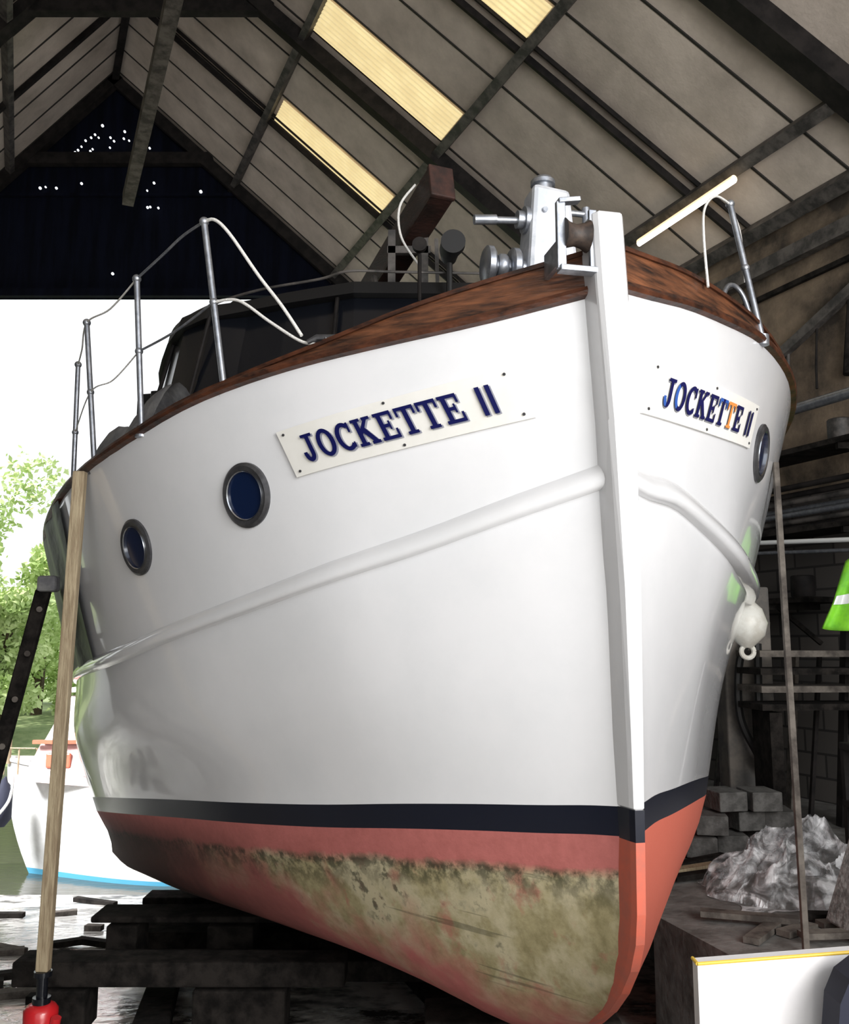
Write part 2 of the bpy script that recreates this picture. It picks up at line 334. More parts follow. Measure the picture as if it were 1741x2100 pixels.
for side in (-1,1):
    hb=HB[side]
    # moulded strake: faired slope above, crisp undercut lower edge
    sweep('rub_strake',WHITE,side,1.0,[(-.03,.085),(.004,.062),(.022,.040),(.036,.014),(.040,-.006),(.036,-.022),(.024,-.032),(-.03,-.034)],.0,9.4,60,upf=(lambda s:1+.45*min(1,s)) if side>0 else None,both=True)
    sweep('rub_rail',WOODD,side,0,[(-.02,-.01),(.028,0),(.034,.015),(.028,.032),(-.02,.04)],.0,9.45,50)
    sweep('bulwark',WOOD,side,0,[(-.035,0),(.01,0),(-.005,1),(-.05,1)],.0,9.3,50,fz=.03,upf=hb)
    g=G();vs=[];n=50
    for i in range(n+1):
        s=.02+9.3*(i/n)**1.6;p=hull(side,s,0);d=hull(side,s+.02,0)-p;d.z=0;d.normalize();N=Vector((d.y,-d.x,0))
        if N.dot(Pv*side)<0:N=-N
        z=hb(s)+.03
        for a,b in ((-.075,0),(.006,0),(.006,.018),(-.075,.02)): vs.append(p+N*a+Vector((0,0,b+z)))
    g.add(vs,[(i*4+j,i*4+(j+1)%4,(i+1)*4+(j+1)%4,(i+1)*4+j) for i in range(n) for j in range(4)]+[(0,1,2,3)]);g.obj('cap_rail',WOODD,BOAT)
def porthole(side,s,z,R=.15):
    v=vz(side,s,z);c=hull(side,s,v);N=normal(side,s,v);up=Vector((0,0,1));t=up.cross(N);t.normalize();u=N.cross(t)
    def ring(r0,r1,h0,h1,n=40):
        g=G();vs=[]
        for i in range(n):
            a=2*math.pi*i/n;d=t*math.cos(a)+u*math.sin(a)
            for r,h in ((r0,h0),(r0,h1),((r0*.4+r1*.6),h1+.004),(r1,h1*.6),(r1,h0)): vs.append(c+d*r+N*h)
        return g.add(vs,[(i*5+j,i*5+j+1,((i+1)%n)*5+j+1,((i+1)%n)*5+j) for i in range(n) for j in range(4)])
    rim=ring(R*.76,R,-.02,.016).obj('porthole',BRONZE,BOAT,smooth=1);rim['label']='round porthole with dark metal rim'
    ring(R*.72,R*.765,-.02,.017).obj('inner_rim',CHROME,rim,smooth=1)
    g=G();g.tube([c-N*.005,c+N*.008],R*.73,32);g.obj('glass',GLASS,rim)
porthole(-1,1.12,2.17);porthole(-1,1.90,2.0);porthole(1,1.04,2.46)
def arc(cx,cy,ro,ri,a0,a1,n=14):
    out=[]
    for i in range(n):
        a=math.radians(a0+(a1-a0)*i/n);b=math.radians(a0+(a1-a0)*(i+1)/n)
        out.append([(cx+ro[0]*math.cos(a),cy+ro[1]*math.sin(a)),(cx+ro[0]*math.cos(b),cy+ro[1]*math.sin(b)),(cx+ri[0]*math.cos(b),cy+ri[1]*math.sin(b)),(cx+ri[0]*math.cos(a),cy+ri[1]*math.sin(a))])
    return out
def rc(a,b,c,d): return [(a,b),(c,b),(c,d),(a,d)]
GL={
'J':([rc(.39,.25,.60,1),rc(.2,.89,.78,1)]+arc(.32,.27,(.28,.29),(.07,.13),180,360)+[rc(.03,.25,.22,.36)],.90),
'O':(arc(.44,.5,(.44,.52),(.22,.37),0,360,28),1.0),
'C':(arc(.46,.5,(.46,.52),(.24,.37),48,318,22)+[rc(.68,.62,.79,.98),rc(.70,.06,.78,.26)],.95),
'K':([rc(.12,0,.33,1),rc(0,.89,.45,1),rc(0,0,.45,.11),[(.31,.38),(.31,.60),(.64,.93),(.82,.93)],[(.38,.47),(.54,.63),(.94,.08),(.70,.08)],rc(.56,.89,.94,1),rc(.60,0,1.0,.11)],1.12),
'E':([rc(.12,0,.33,1),rc(0,.88,.82,1),rc(.71,.68,.82,.88),rc(.33,.44,.58,.56),rc(.53,.34,.62,.66),rc(0,0,.85,.12),rc(.74,.12,.85,.34)],1.0),
'T':([rc(.34,0,.55,1),rc(0,.88,.89,1),rc(0,.68,.11,.88),rc(.78,.68,.89,.88),rc(.2,0,.69,.11)],1.0),
'I':([[(.0,0),(.20,0),(.26,1),(.06,1)]],.42),' ':([],.60)}
def plate(side,sL,zL,sR,zR,h,sk,x0f=.085,wf=.83):
    N=60;pts=[];
    for i in range(N+1):
        s=sL+(sR-sL)*i/N;z=zL+(zR-zL)*i/N;pts.append((s,z,hull(side,s,vz(side,s,z))))
    cum=[0]
    for i in range(N): cum.append(cum[-1]+(pts[i+1][2]-pts[i][2]).length)
    Lt=cum[-1]
    def S(x,y,off):
        x=min(max(x,0),Lt);i=0
        while i<N-1 and cum[i+1]<x:i+=1
        t=(x-cum[i])/(cum[i+1]-cum[i]);s=pts[i][0]*(1-t)+pts[i+1][0]*t+y*sk;z=pts[i][1]*(1-t)+pts[i+1][1]*t
        return hull(side,s,vz(side,s,z+y),off)
    g=G()
    g.grid(lambda u,v:S(u*Lt,(v-.5)*h,.013),50,3)
    for f in (lambda u,v:S(u*Lt,.5*h,.013*v),lambda u,v:S(u*Lt,-.5*h,.013*v)): g.grid(f,50,1)
    for f in (lambda u,v:S(0,(u-.5)*h,.013*v),lambda u,v:S(Lt,(u-.5)*h,.013*v)): g.grid(f,3,1)
    pl=g.obj('name_plate',PLATE,BOAT,smooth=1);pl['label']='screwed-on cream plate with navy serif lettering'
    for x,y in ((.03,.4),(.03,-.4),(.5,.44),(.5,-.44),(.97,.4),(.97,-.4)):
        gs=G();c=S(x*Lt,y*h,.013);n=S(x*Lt,y*h,.018)-c;gs.tube([c,c+n],.006,10);gs.obj('screw',BRONZE,pl)
    txt='JOCKETTE II';adv=sum(GL[c][1] for c in txt)
    lh=h*.56;x0=Lt*x0f;sx=(Lt*wf)/adv;cx=0
    for ci,c in enumerate(txt):
        pol,ad=GL[c]
        if pol:
            gg=G()
            for P in pol:
                for sh,dx,dy,off in ((1,.045,-.04,.017),(0,0,0,.022)):
                    mi=1 if sh else 0
                    if side>0 and not sh and ci==6: mi=2
                    if side>0 and not sh and ci==5 and P[0][1]>.5: mi=3
                    if side>0 and not sh and ci in (0,1) and P[0][0]<.2: mi=3
                    q=[S(x0+(cx+x+dx)*sx,(y+dy-.5)*lh,off) for x,y in P];gg.add(q,[tuple(range(len(q)))],mi)
            gg.obj('letter',[LETT,LETSH,ORANGE,LBLUE],pl)
        cx+=ad
plate(-1,.90,2.32,.185,2.455,.205,.22)
plate(1,.09,2.48,.85,2.545,.225,.2,.10,.84)
# ---- deck gear
g=G()
g.beam(PB(-.06,-.225,2.86),PB(-.06,-.225,3.12),.035,.022,up=A)
g.beam(PB(-.06,-.235,2.86),PB(-.06,-.09,2.86),.05,.022);g.beam(PB(-.06,-.10,2.85),PB(-.06,-.10,3.1),.03,.018,up=A)
g.beam(PB(-.06,-.235,3.12),PB(-.06,-.15,3.135),.04,.018);g.beam(PB(-.06,-.225,2.93),PB(.1,-.225,2.93),.02,.1)
br=g.obj('bow_roller_bracket',STEEL,BOAT,bevel=.003)
g=G();g.tube([PB(-.05,-.212,3.0),PB(-.05,-.195,3.0),PB(-.05,-.165,3.0),PB(-.05,-.135,3.0),PB(-.05,-.115,3.0)],[.06,.048,.04,.048,.06],20);g.obj('roller',mat('rusty_roller',(.02,.014,.012),.6,c2=(.06,.04,.03),scale=20),br,smooth=1)
cx=.60
wl=G()
vs=[PB(cx-.10,-.17,2.95),PB(cx-.10,.09,2.95),PB(cx+.13,.09,2.95),PB(cx+.13,-.17,2.95),PB(cx-.09,-.125,3.51),PB(cx-.09,.045,3.49),PB(cx+.06,.045,3.49),PB(cx+.06,-.125,3.51)]
wl.add(vs,[(0,3,2,1),(4,5,6,7),(0,1,5,4),(1,2,6,5),(2,3,7,6),(3,0,4,7)])
wd=wl.obj('windlass',SILVER,BOAT,bevel=.022);wd['label']='silver painted anchor windlass'
g=G();q=PB(cx-.02,-.06,3.50);g.tube([q,q+V(0,0,.03),q+V(0,0,.032),q+V(0,0,.05),q+V(0,0,.065)],[.042,.042,.055,.055,.042],24);g.obj('filler_cap',STEEL,wd,smooth=1)
g=G();g.tube([PB(cx-.02,-.10,3.36),PB(cx-.02,-.155,3.36),PB(cx-.02,-.156,3.36),PB(cx-.02,-.185,3.36)],[.06,.06,.04,.04],20)
g.tube([PB(cx-.02,-.12,3.36),PB(cx-.02,-.38,3.34)],.016,12);g.tube([PB(cx-.02,-.28,3.35),PB(cx-.02,-.38,3.34)],.022,12)
g.obj('drive_shaft',STEEL,wd,smooth=1)
for w0,r in ((-.32,.085),(-.26,.055),(-.205,.085),(.15,.085)):
    g=G();g.tube([PB(cx-.03,w0-.022,3.13),PB(cx-.03,w0-.012,3.13),PB(cx-.03,w0+.012,3.13),PB(cx-.03,w0+.022,3.13)],[r*.85,r,r,r*.85],20);g.obj('gypsy',STEEL,wd,smooth=1)
g=G();g.tube([PB(cx-.03,-.34,3.13),PB(cx-.03,.2,3.13)],.035,14);g.obj('gypsy_shaft',STEEL,wd,smooth=1)
g=G();g.tube([PB(cx-.05,.03,3.40),PB(cx-.05,.2,3.40)],.014,10);g.tube([PB(cx-.05,.13,3.34),PB(cx-.05,.13,3.43)],.018,10);g.obj('lever',STEEL,wd,smooth=1)
for dy in (-.08,.0):
    g=G();c=PB(cx-.095,dy,3.38);g.tube([c,c-A*.012],.012,10);g.obj('bolt',STEEL,wd,smooth=1)
RS=[(V(-.93,4.13,2.66),V(-1.05,4.12,3.49)),(V(-1.43,4.52,2.56),V(-1.49,4.52,3.37)),(V(-1.84,5.02,2.46),V(-1.94,5.05,3.325)),(V(-2.25,5.78,2.36),V(-2.27,5.8,3.31))]
def wire(pts,r,m,n='guard_rope'):
    g=G();g.tube(curve(pts),r,8);g.obj(n,m,BOAT,smooth=1)
PS=[(V(1.66,4.33,2.98),V(1.545,4.36,3.70))]
for b,t in RS+PS:
    g=G();g.tube([b,t],.0155,12);g.sphere(t,.023);m=b.lerp(t,.52);g.sphere(m,.021);g.tube([b-V(0,0,.03),b+V(0,0,.02)],.032,12);g.obj('stanchion',STEEL,BOAT,smooth=1)
T=[t for b,t in RS];Mi=[b.lerp(t,.52) for b,t in RS]
wire([T[3],(T[3]+T[2])/2-V(0,0,.03),T[2],(T[2]+T[1])/2-V(0,0,.04),T[1]],.005,ROPE)
wire([T[1],(T[1]*.6+T[0]*.4)+V(0,0,.01),(T[1]*.3+T[0]*.7)+V(0,0,.02),T[0]],.007,STEEL)
wire([T[0],V(-.99,4.08,3.48),V(-.91,4.05,3.395),V(-.76,4.0,3.17),V(-.64,3.93,3.0),V(-.54,3.87,2.84)],.008,ROPE)
wire([Mi[3],Mi[2],(Mi[2]+Mi[1])/2-V(0,0,.04),Mi[1]],.004,ROPE)
wire([Mi[1],(Mi[1]+Mi[0])/2-V(0,0,.02),Mi[0]],.006,STEEL)
wire([Mi[0],V(-.86,4.05,3.07),V(-.70,3.97,2.94),V(-.55,3.88,2.82),V(-.47,3.84,2.79)],.007,ROPE)
g=G();g.tube(curve([V(1.72,4.55,3.0),V(1.66,4.55,3.28),V(1.56,4.5,3.32),V(1.48,4.45,3.1)]),.013,10);g.obj('handrail',STEEL,BOAT,smooth=1)
wire([PS[0][1],V(1.42,4.2,3.66),V(1.30,4.0,3.50),V(1.24,3.85,3.3),V(1.22,3.76,3.02)],.006,ROPE)
wire([PS[0][1],V(1.62,4.45,3.60),V(1.72,4.7,3.56),V(1.83,5.0,3.55)],.005,ROPE)
def cabw(s): return herm([2.3,2.5,2.65,2.9,3.2,3.7,7.6],[.7,1.15,1.42,1.68,1.88,2.0,2.0],s)
def heel(w): return .07*w
cs=[2.3,2.4,2.5,2.65,2.9,3.2,3.5,3.85,4.2,5,6,7,7.6]
def cabin_layer(name,z0,z1,m,inset0,inset1,parent=BOAT,sm=False):
    g=G();vs=[];pts=[]
    for side in (-1,1):
        for s in (cs if side<0 else cs[::-1]): pts.append((s,side*cabw(s)))
    n=len(pts)
    for zz,ins in ((z0,inset0),(z1,inset1)):
        for s,w in pts: vs.append(PB(s+(ins if s<2.7 else ins*.3 if s<3 else 0),w*(1-ins*.3),zz+heel(w)))
    g.add(vs,[(i,(i+1)%n,n+(i+1)%n,n+i) for i in range(n)]+[tuple(range(n)),tuple(range(n,2*n))]);return g.obj(name,m,parent,smooth=sm)
cab=cabin_layer('wheelhouse',2.3,3.2,BLACK,0,.05)
cabin_layer('window_band',3.2,3.76,BLACKG,.06,.25,cab)
cabin_layer('roof',3.76,3.86,BLACK,.16,.22,cab)
for s in (2.35,2.9,3.5,4.2,5.2,6.2):
    for side in (-1,1):
        g=G();w=side*cabw(s);g.tube([PB(s+.03,w*1.0,3.2+heel(w)),PB(s+(.2 if s<2.6 else .0),w*.93,3.76+heel(w))],.014,8);g.obj('window_frame',STEELD,cab)
rp=[PB(s+.15,-cabw(s)*.94,3.885+heel(-cabw(s))) for s in (2.3,2.4,2.6,2.9,3.3,3.8,4.3,5,6)]
rp=[PB(2.42,w,3.885+heel(w)) for w in (1.0,.5,0,-.4,-.7)]+rp[1:]
g=G();g.tube(curve(rp),.009,8);g.obj('grab_rail',PURL,cab,smooth=1)
for k in range(4):
    zz=2.70+.12*k;g=G();g.tube([PB(s-.02,-cabw(s)*1.02,zz+heel(-cabw(s))+.03) for s in (2.4,2.5,2.65,2.9,3.2)],.005,6);g.obj('side_slat',STEEL,cab)
g=G();g.grid(lambda u,v:PB(2.9+u*.8,-(cabw(2.9+u*.8)+.06+.025*math.sin(26*u)),3.15+.1*u-v*.75),30,6);g.obj('side_curtain',BLACK,cab,smooth=2)
g=G();g.grid(lambda u,v:PB(1.75+u*1.65,-(herm(SS,Tw,1.75+u*1.65)-.07-.36*v),2.54-.20*u+.03*math.sin(17*u)+.26*math.sin(math.pi*v)*(1+.25*math.sin(11*u+4*v))),28,10);g.obj('folded_canvas',CAN,BOAT,smooth=2)
g=G();c=V(.16,5.5,4.0)
g.tube([c+V(0,.2,0),c+V(0,.08,0),c+V(0.02,-.02,0),c+V(.02,-.06,0)],[.05,.065,.078,.078],24);g.tube([c+V(0,.1,-.08),c+V(0,.1,-.35)],.02,8);sl=g.obj('searchlight',BLACK,BOAT,smooth=1)
g=G();c=V(-.03,5.3,3.90);g.tube([c,c+V(0,-.04,.0)],.045,20);g.tube([c+V(0,.0,-.05),c+V(0,0,-.35)],.012,8);g.obj('horn',STEELD,BOAT,smooth=1)
g=G();c=V(-1.35,6.3,3.88);g.sphere(c,.06);g.tube([c,c-V(0,0,.18)],.02,8);g.obj('lamp',BLACK,BOAT,smooth=1)
a=V(.11,5.45,4.40);b=V(-.80,7.6,3.92);g=G();g.beam(a,b,.165,.23);ms=g.obj('lowered_mast',MASTW,BOAT,bevel=.02)
d=(b-a).normalized();g=G();g.beam(a-d*.01,a+d*.03,.17,.235);g.obj('mast_foot',mat('endgrain',(.055,.021,.015),.7,c2=(.022,.010,.008),scale=10),ms,bevel=.01)
g=G();g.tube(curve([V(-.06,5.6,4.46),V(-.16,5.58,4.3),V(-.15,5.6,4.1),V(-.04,5.8,4.0)]),.008,8);g.obj('lanyard',ROPE,ms,smooth=1)
g=G()
for x in (-.22,.0): g.beam(V(x,5.85,3.2),V(x,5.85,4.26),.04,.05)
g.beam(V(-.25,5.85,4.12),V(.04,5.85,4.12),.04,.05);g.beam(V(-.22,5.85,3.4),V(-.35,6.0,4.0),.03,.03);g.beam(V(.1,5.85,3.3),V(.08,5.85,4.2),.025,.025);g.obj('mast_crutch',PURL,BOAT)
g=G();c=V(-.43,3.84,2.80);g.tube([c-V(.08,0,0),c-V(.04,0,-.02),c+V(.04,0,.02),c+V(.08,0,0)],[.01,.015,.015,.01],8);g.tube([c-V(0,0,.1),c+V(0,0,.02)],.015,8);g.obj('cleat',BRONZE,BOAT,smooth=1)
g=G();g.grid(lambda u,v:hull(-1,2.75+u*1.6,v*1.05,.02+.012*math.sin(22*u+3*v)),24,12);g.obj('hull_shade_sheet',HSHADE,BOAT,smooth=2)  # added dark sheet imitating shade and dark reflection on the aft starboard side
g=G();g.add([PB(7.5,-.03,-1.0),PB(9.2,-.03,-1.2),PB(9.2,-.03,-.5),PB(7.8,-.03,-.6),PB(7.5,.03,-1.0),PB(9.2,.03,-1.2),PB(9.2,.03,-.5),PB(7.8,.03,-.6)],[(0,1,2,3),(7,6,5,4),(0,4,5,1),(1,5,6,2),(2,6,7,3),(3,7,4,0)]);g.obj('rudder',ANTI,BOAT)
# ---------------------------------------------------------------- shed
KX=-.4378
rx=lambda y:-5.87+KX*(y-16)
RZ=12.13;TR=.93;EZ=5.95;LZ=5.6
def rp_(y,z,d=0):
    x=rx(y)+(RZ-z)/TR;n=Vector((TR,0,1)).normalized();return Vector((x,y,z))-n*d
def lp_(y,z,d=0):
    x=rx(y)-(RZ-z)/1.0;n=Vector((-1,0,1)).normalized();return Vector((x,y,z))-n*d
for fn,ez,nm in ((rp_,EZ-.3,'ceiling'),(lp_,LZ-.2,'ceiling')):
    g=G();y0,y1=-3.5,16
    a,b,c,d=fn(y0,RZ),fn(y1,RZ),fn(y1,ez),fn(y0,ez);g.add([a,b,c,d],[(0,1,2,3)])
    g.add([fn(y0,RZ,-.06),fn(y1,RZ,-.06),fn(y1,ez,-.06),fn(y0,ez,-.06)],[(0,1,2,3)])
    for i,y in enumerate([15.75,15.1,14.4,13.7,13.08,12.3,11.58,10.9,10.2,9.5,8.9,8.25,7.6,6.9,6.2,5.5,4.8,4.1,3.4]):
        g.beam(fn(y,RZ,.004),fn(y,ez,.004),.03,.015,up=(0,0,1),mi=1)
    g.obj(nm,[ROOFM,JOINT],kind='structure',org=(0,0,0))
def skylight(nm,ya,yb,z0,z1):
    g=G();n=44
    g.grid(lambda u,v:rp_(ya+(yb-ya)*u,z0+(z1-z0)*v,.03+.012*math.sin(u*math.pi*2*8)),n*2,2);return g.obj(nm,SKY_P,kind='structure',smooth=2,org=(0,0,0))
skylight('window_1',10.92,11.54,8.26,9.95);skylight('window_2',13.12,13.66,8.26,9.85);skylight('window_3',8.92,9.46,8.26,9.95)
tn=[0]
def trim(g,m):
    tn[0]+=1;return g.obj('trim_%d'%tn[0],m,kind='structure',org=(0,0,0))
n=Vector((TR,0,1))
for z,w,h in ((9.93,.10,.16),(8.2,.12,.16),(6.47,.12,.14),(5.98,.14,.16)):
    g=G();g.beam(rp_(-3,z,.1),rp_(16,z,.1),w,h,up=n);trim(g,PURL)
for z in (10.2,8.5,6.9):
    g=G();g.beam(lp_(-3,z,.1),lp_(16,z,.1),.1,.14,up=(-1,0,1));trim(g,PURL)
for y,w in ((15.85,.15),(11.75,.22),(7.6,.30),(4.0,.25)):
    g=G();g.beam(rp_(y,RZ,.12),rp_(y,EZ-.1,.12),w,.2,up=n);g.beam(lp_(y,RZ,.12),lp_(y,LZ,.12),w,.2,up=(-1,0,1))
    g.beam(V(rx(y)-1.75,y,10.38),V(rx(y)+1.9,y,10.38),.14,.22);trim(g,STEELD)
for y in (9.6,13.72,5.9):
    g=G();g.beam(rp_(y,RZ,.06),rp_(y,EZ,.06),.05,.08,up=n);g.beam(rp_(y-.16,RZ,.04),rp_(y-.16,EZ,.04),.025,.05,up=n);g.beam(lp_(y,RZ,.06),lp_(y,LZ,.06),.06,.08,up=(-1,0,1));trim(g,STEELD)
g=G();g.beam(V(rx(-3),-3,RZ-.1),V(rx(16),16,RZ-.1),.12,.2);trim(g,STEELD)
g=G();g.beam(V(-4.13+.43*7,5,7.62),V(-4.13,12,7.62),.15,.18);trim(g,GREYT)
g=G();g.beam(V(-.65,4,7.7),V(-.65,4,10.4),.08,.08);trim(g,GREYT)
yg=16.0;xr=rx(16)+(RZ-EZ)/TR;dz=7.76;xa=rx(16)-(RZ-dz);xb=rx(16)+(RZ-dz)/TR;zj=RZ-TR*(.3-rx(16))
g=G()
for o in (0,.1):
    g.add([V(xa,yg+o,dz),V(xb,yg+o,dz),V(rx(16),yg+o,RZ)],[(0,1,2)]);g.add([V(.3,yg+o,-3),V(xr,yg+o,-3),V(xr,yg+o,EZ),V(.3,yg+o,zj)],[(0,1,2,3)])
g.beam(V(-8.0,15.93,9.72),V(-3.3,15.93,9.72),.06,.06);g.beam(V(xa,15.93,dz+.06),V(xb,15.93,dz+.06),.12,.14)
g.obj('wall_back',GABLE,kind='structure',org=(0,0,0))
g=G()
for x,z,r in [(-6.44,10.58,.03),(-6.38,10.65,.025),(-6.31,10.77,.03),(-6.21,10.83,.03),(-6.14,10.89,.03),(-6.07,10.83,.025),(-6.01,11.07,.04),(-6.49,10.53,.04),(-5.85,10.83,.03),(-5.78,10.76,.03),(-5.59,10.95,.035),(-5.6,10.81,.03),(-5.5,10.77,.025),(-5.3,10.83,.03),(-5.24,10.73,.04),(-5.18,10.67,.03),(-5.11,10.62,.03),(-6.17,10.6,.025),(-6.21,10.56,.03),(-5.85,10.63,.025),
  (-6.34,9.92,.035),(-7.1,9.83,.04),(-7.0,9.85,.025),(-6.8,9.83,.035),(-5.0,9.93,.035),(-4.13,9.76,.045),(-5.12,9.78,.025),(-5.1,9.45,.035),(-5.05,9.46,.03),(-4.9,9.44,.03),(-5.68,8.17,.04),(-6.62,10.4,.02),(-6.0,10.45,.02)]:
    g.tube([V(x,15.87,z),V(x,15.9,z)],r*.6,8)
g.obj('gable_glow_discs',EMW,kind='structure',org=(0,0,0))  # small glowing discs in place of daylight through holes in the gable
def wx(y): return rx(y)+(RZ-EZ)/TR
g=G()
g.add([V(wx(-3.5),-3.5,-3),V(wx(16),16,-3),V(wx(16),16,3.0),V(wx(-3.5),-3.5,3.0)],[(0,1,2,3)],0)
g.add([V(wx(-3.5),-3.5,3.0),V(wx(16),16,3.0),V(wx(16),16,EZ+.1),V(wx(-3.5),-3.5,EZ+.1)],[(0,1,2,3)],1)
g.obj('wall_right',[BRICK,PLY],kind='structure',org=(0,0,0))
g=G();lx=lambda y:rx(y)-(RZ-LZ)
g.add([V(lx(-3.5),-3.5,-3),V(lx(12.3),12.3,-3),V(lx(12.3),12.3,LZ+.1),V(lx(-3.5),-3.5,LZ+.1)],[(0,1,2,3)]);g.obj('wall_left',BRICK,kind='structure',org=(0,0,0))
g=G();g.beam(V(wx(5)-.12,5,5.45),V(wx(15.5)-.12,15.5,5.45),.1,.16);trim(g,PURL)
g=G();g.beam(V(wx(5)-.08,5,5.15),V(wx(15.5)-.08,15.5,5.15),.05,.05);trim(g,DTIMB)
g=G();g.beam(V(wx(7.2)-.1,7.2,5.3),V(wx(10.4)-.1,10.4,3.9),.08,.10);trim(g,PURL)
fz=lambda y:-.35-.15*(y-3.3)
g=G();g.add([V(-16,-4,fz(-4)),V(7,-4,fz(-4)),V(7,15.9,fz(15.9)),V(-16,15.9,fz(15.9))],[(0,1,2,3)]);g.obj('floor',SLIP,kind='structure',org=(0,0,0))
ed=[(5.5,-3.9),(3.2,.8),(2.3,2.85),(1.49,4.7),(1.28,5.4),(1.75,7),(1.95,9),(1.2,13),(.6,15.99)]
g=G();n_=len(ed);vs=[]
for x,y in ed: vs.append(V(x,y,0))
for x,y in ed: vs.append(V(wx(y)+.0,y,0))
for x,y in ed: vs.append(V(x,y,-3))
g.add(vs,[(i,i+1,n_+i+1,n_+i) for i in range(n_-1)]+[(i,i+1,2*n_+i+1,2*n_+i) for i in range(n_-1)]);g.obj('floor.001',QUAY,kind='structure',org=(0,0,0))
WZ=-1.72
g=G();g.add([V(-60,12.35,WZ),V(1.3,12.35,WZ),V(.28,15.9,WZ),V(.28,16.2,WZ),V(10,60,WZ),V(-60,60,WZ)],[(0,1,2,3,4,5)]);g.obj('river_water',WATER,kind='stuff',label='rippled dark river water at the foot of the slipway',cat='water',org=(0,0,0))
g=G()
g.grid(lambda u,v:V(-60+80*u,24+30*v,-1.95+min(1,v*6)*1.2+.3*math.sin(u*31)*v),30,8);g.obj('river_bank',GRASS,kind='stuff',label='grassy river bank beyond the water',cat='bank',org=(0,0,0))
def tree(x,y,z0,h,r,seed,n=5200,ls=.12):
    random.seed(seed);e=empty('tree',(x,y,z0),'bright green leafy tree on the river bank','tree','trees on the river bank')
    g=G();g.tube([V(x,y,z0-.3),V(x+.1,y,z0+h*.3),V(x,y,z0+h*.7)],[.2,.15,.05],8)
    for i in range(7):
        a=random.random()*6.28;q=z0+h*(.2+.08*i);g.tube([V(x,y,q),V(x+math.cos(a)*r*.6,y+math.sin(a)*r*.6,q+h*.2)],[.07,.02],6)
    g.obj('trunk',BARK,e,smooth=1)
    cl=[(random.gauss(0,.45)*r,random.gauss(0,.45)*r,h*(.08+.84*random.random()),r*(.25+.22*random.random())) for _ in range(30)]
    g=G()
    for i in range(n):
        c=random.choice(cl);d=Vector((random.gauss(0,1),random.gauss(0,1),random.gauss(0,1))).normalized()*c[3]*(.45+.65*random.random())
        p=Vector((x+c[0],y+c[1],z0+c[2]))+d
        t=Vector((random.uniform(-1,1),random.uniform(-1,1),random.uniform(-1,1))).normalized();u=t.orthogonal().normalized();s_=ls*(.5+.8*random.random())
        g.add([p-t*s_,p+u*s_*.5,p+t*s_,p-u*s_*.5],[(0,1,2,3)])
    g.obj('foliage',LEAF,e)['kind']='stuff'
for i,(x,y,h,r) in enumerate([(-15.0,26.5,8.2,2.5),(-12.9,31,6.0,1.8),(-12.0,26.3,4.6,1.5),(-18.5,33,8.5,2.6),(-13.8,37,6,2),(-21,28,9,3),(-9.0,30,3.5,1.6)]):
    tree(x,y,-.9,h,r,i+11,n=9500)
# ---------------------------------------------------------------- second boat
E2=empty('moored_cruiser',(-4.2,13.4,WZ),'small white river cruiser with red cabin moored in the dock mouth','boat')
def h2(u,v,side):
    x=-6.0+u*4.6;w=.95*math.sin(min(1,u*1.9+.03)*math.pi/2)*(1-.25*v*v)
    z=-.30-.14*u+.14*(1-u)**2; zz=z*(1-v)+(WZ-.12)*v;x+=.45*v*v*(1-u);w*=(1-.3*v*(1-min(1,u*2)))
    return V(x,13.6+side*w,zz)
g=G()
for sd in (-1,1):
    g.grid(lambda u,v:h2(u,v*.88,sd),24,8,0);g.grid(lambda u,v:h2(u,.88+v*.12,sd),24,2,1)
g.grid(lambda u,v:V(h2(u,0,1).x,13.6+(2*v-1)*(h2(u,0,1).y-13.6),h2(u,0,1).z-.02),24,4,0)
g.obj('hull',[WHITE2,LBL],E2,smooth=1)
for sd in (-1,1):
    g=G();g.tube([h2(i/16,0,sd)+V(0,0,.02) for i in range(17)],.035,8);g.obj('rub_rail',WHITE2,E2,smooth=1)
g=G();g.add([V(-5.5,12.85,-.35),V(-3.4,12.75,-.5),V(-3.4,14.4,-.5),V(-5.5,14.3,-.35),V(-5.3,12.95,.15),V(-3.4,12.85,.15),V(-3.4,14.3,.15),V(-5.3,14.2,.15)],[(0,1,5,4),(1,2,6,5),(2,3,7,6),(3,0,4,7),(4,5,6,7)]);cb=g.obj('cabin',PINK,E2,bevel=.04)
g=G();g.add([V(-5.25,12.9,.15),V(-3.6,12.85,.15),V(-3.6,14.3,.15),V(-5.25,14.2,.15),V(-4.95,13.0,.78),V(-3.6,12.95,.82),V(-3.6,14.2,.82),V(-4.95,14.1,.78)],[(0,1,5,4),(1,2,6,5),(2,3,7,6),(3,0,4,7),(4,5,6,7)]);g.obj('windscreen',mat('awning',(.85,.80,.79),.6,c2=(.78,.62,.60),scale=3),cb,bevel=.03)
g=G();g.box(V(-4.3,13.6,.86),(1.4,1.4,.06));g.obj('cabin_roof',WHITE2,cb,bevel=.03)
g=G();g.box(V(-4.4,12.84,.17),(1.9,.06,.05));g.obj('handrail',CABR,cb)
for x in (-5.0,-4.5,-4.0):
    g=G();g.box(V(x,12.86,-.08),(.34,.05,.2));g.obj('window',CABR,cb,bevel=.02)
for x in (-5.85,-5.65,-5.4):
    g=G();g.tube([V(x,13.1,-.3),V(x,13.1,.06)],.012,6);g.obj('rail_post',POLEW,E2)
g=G();g.tube([V(-5.9,13.3,.06),V(-5.85,13.1,.06),V(-5.4,13.05,.06)],.012,6);g.obj('bow_rail',POLEW,E2)
g=G();g.tube([V(-5.97,13.5,-.2),V(-5.97,13.5,.75)],.04,8);g.obj('bow_post',POLEW,E2)
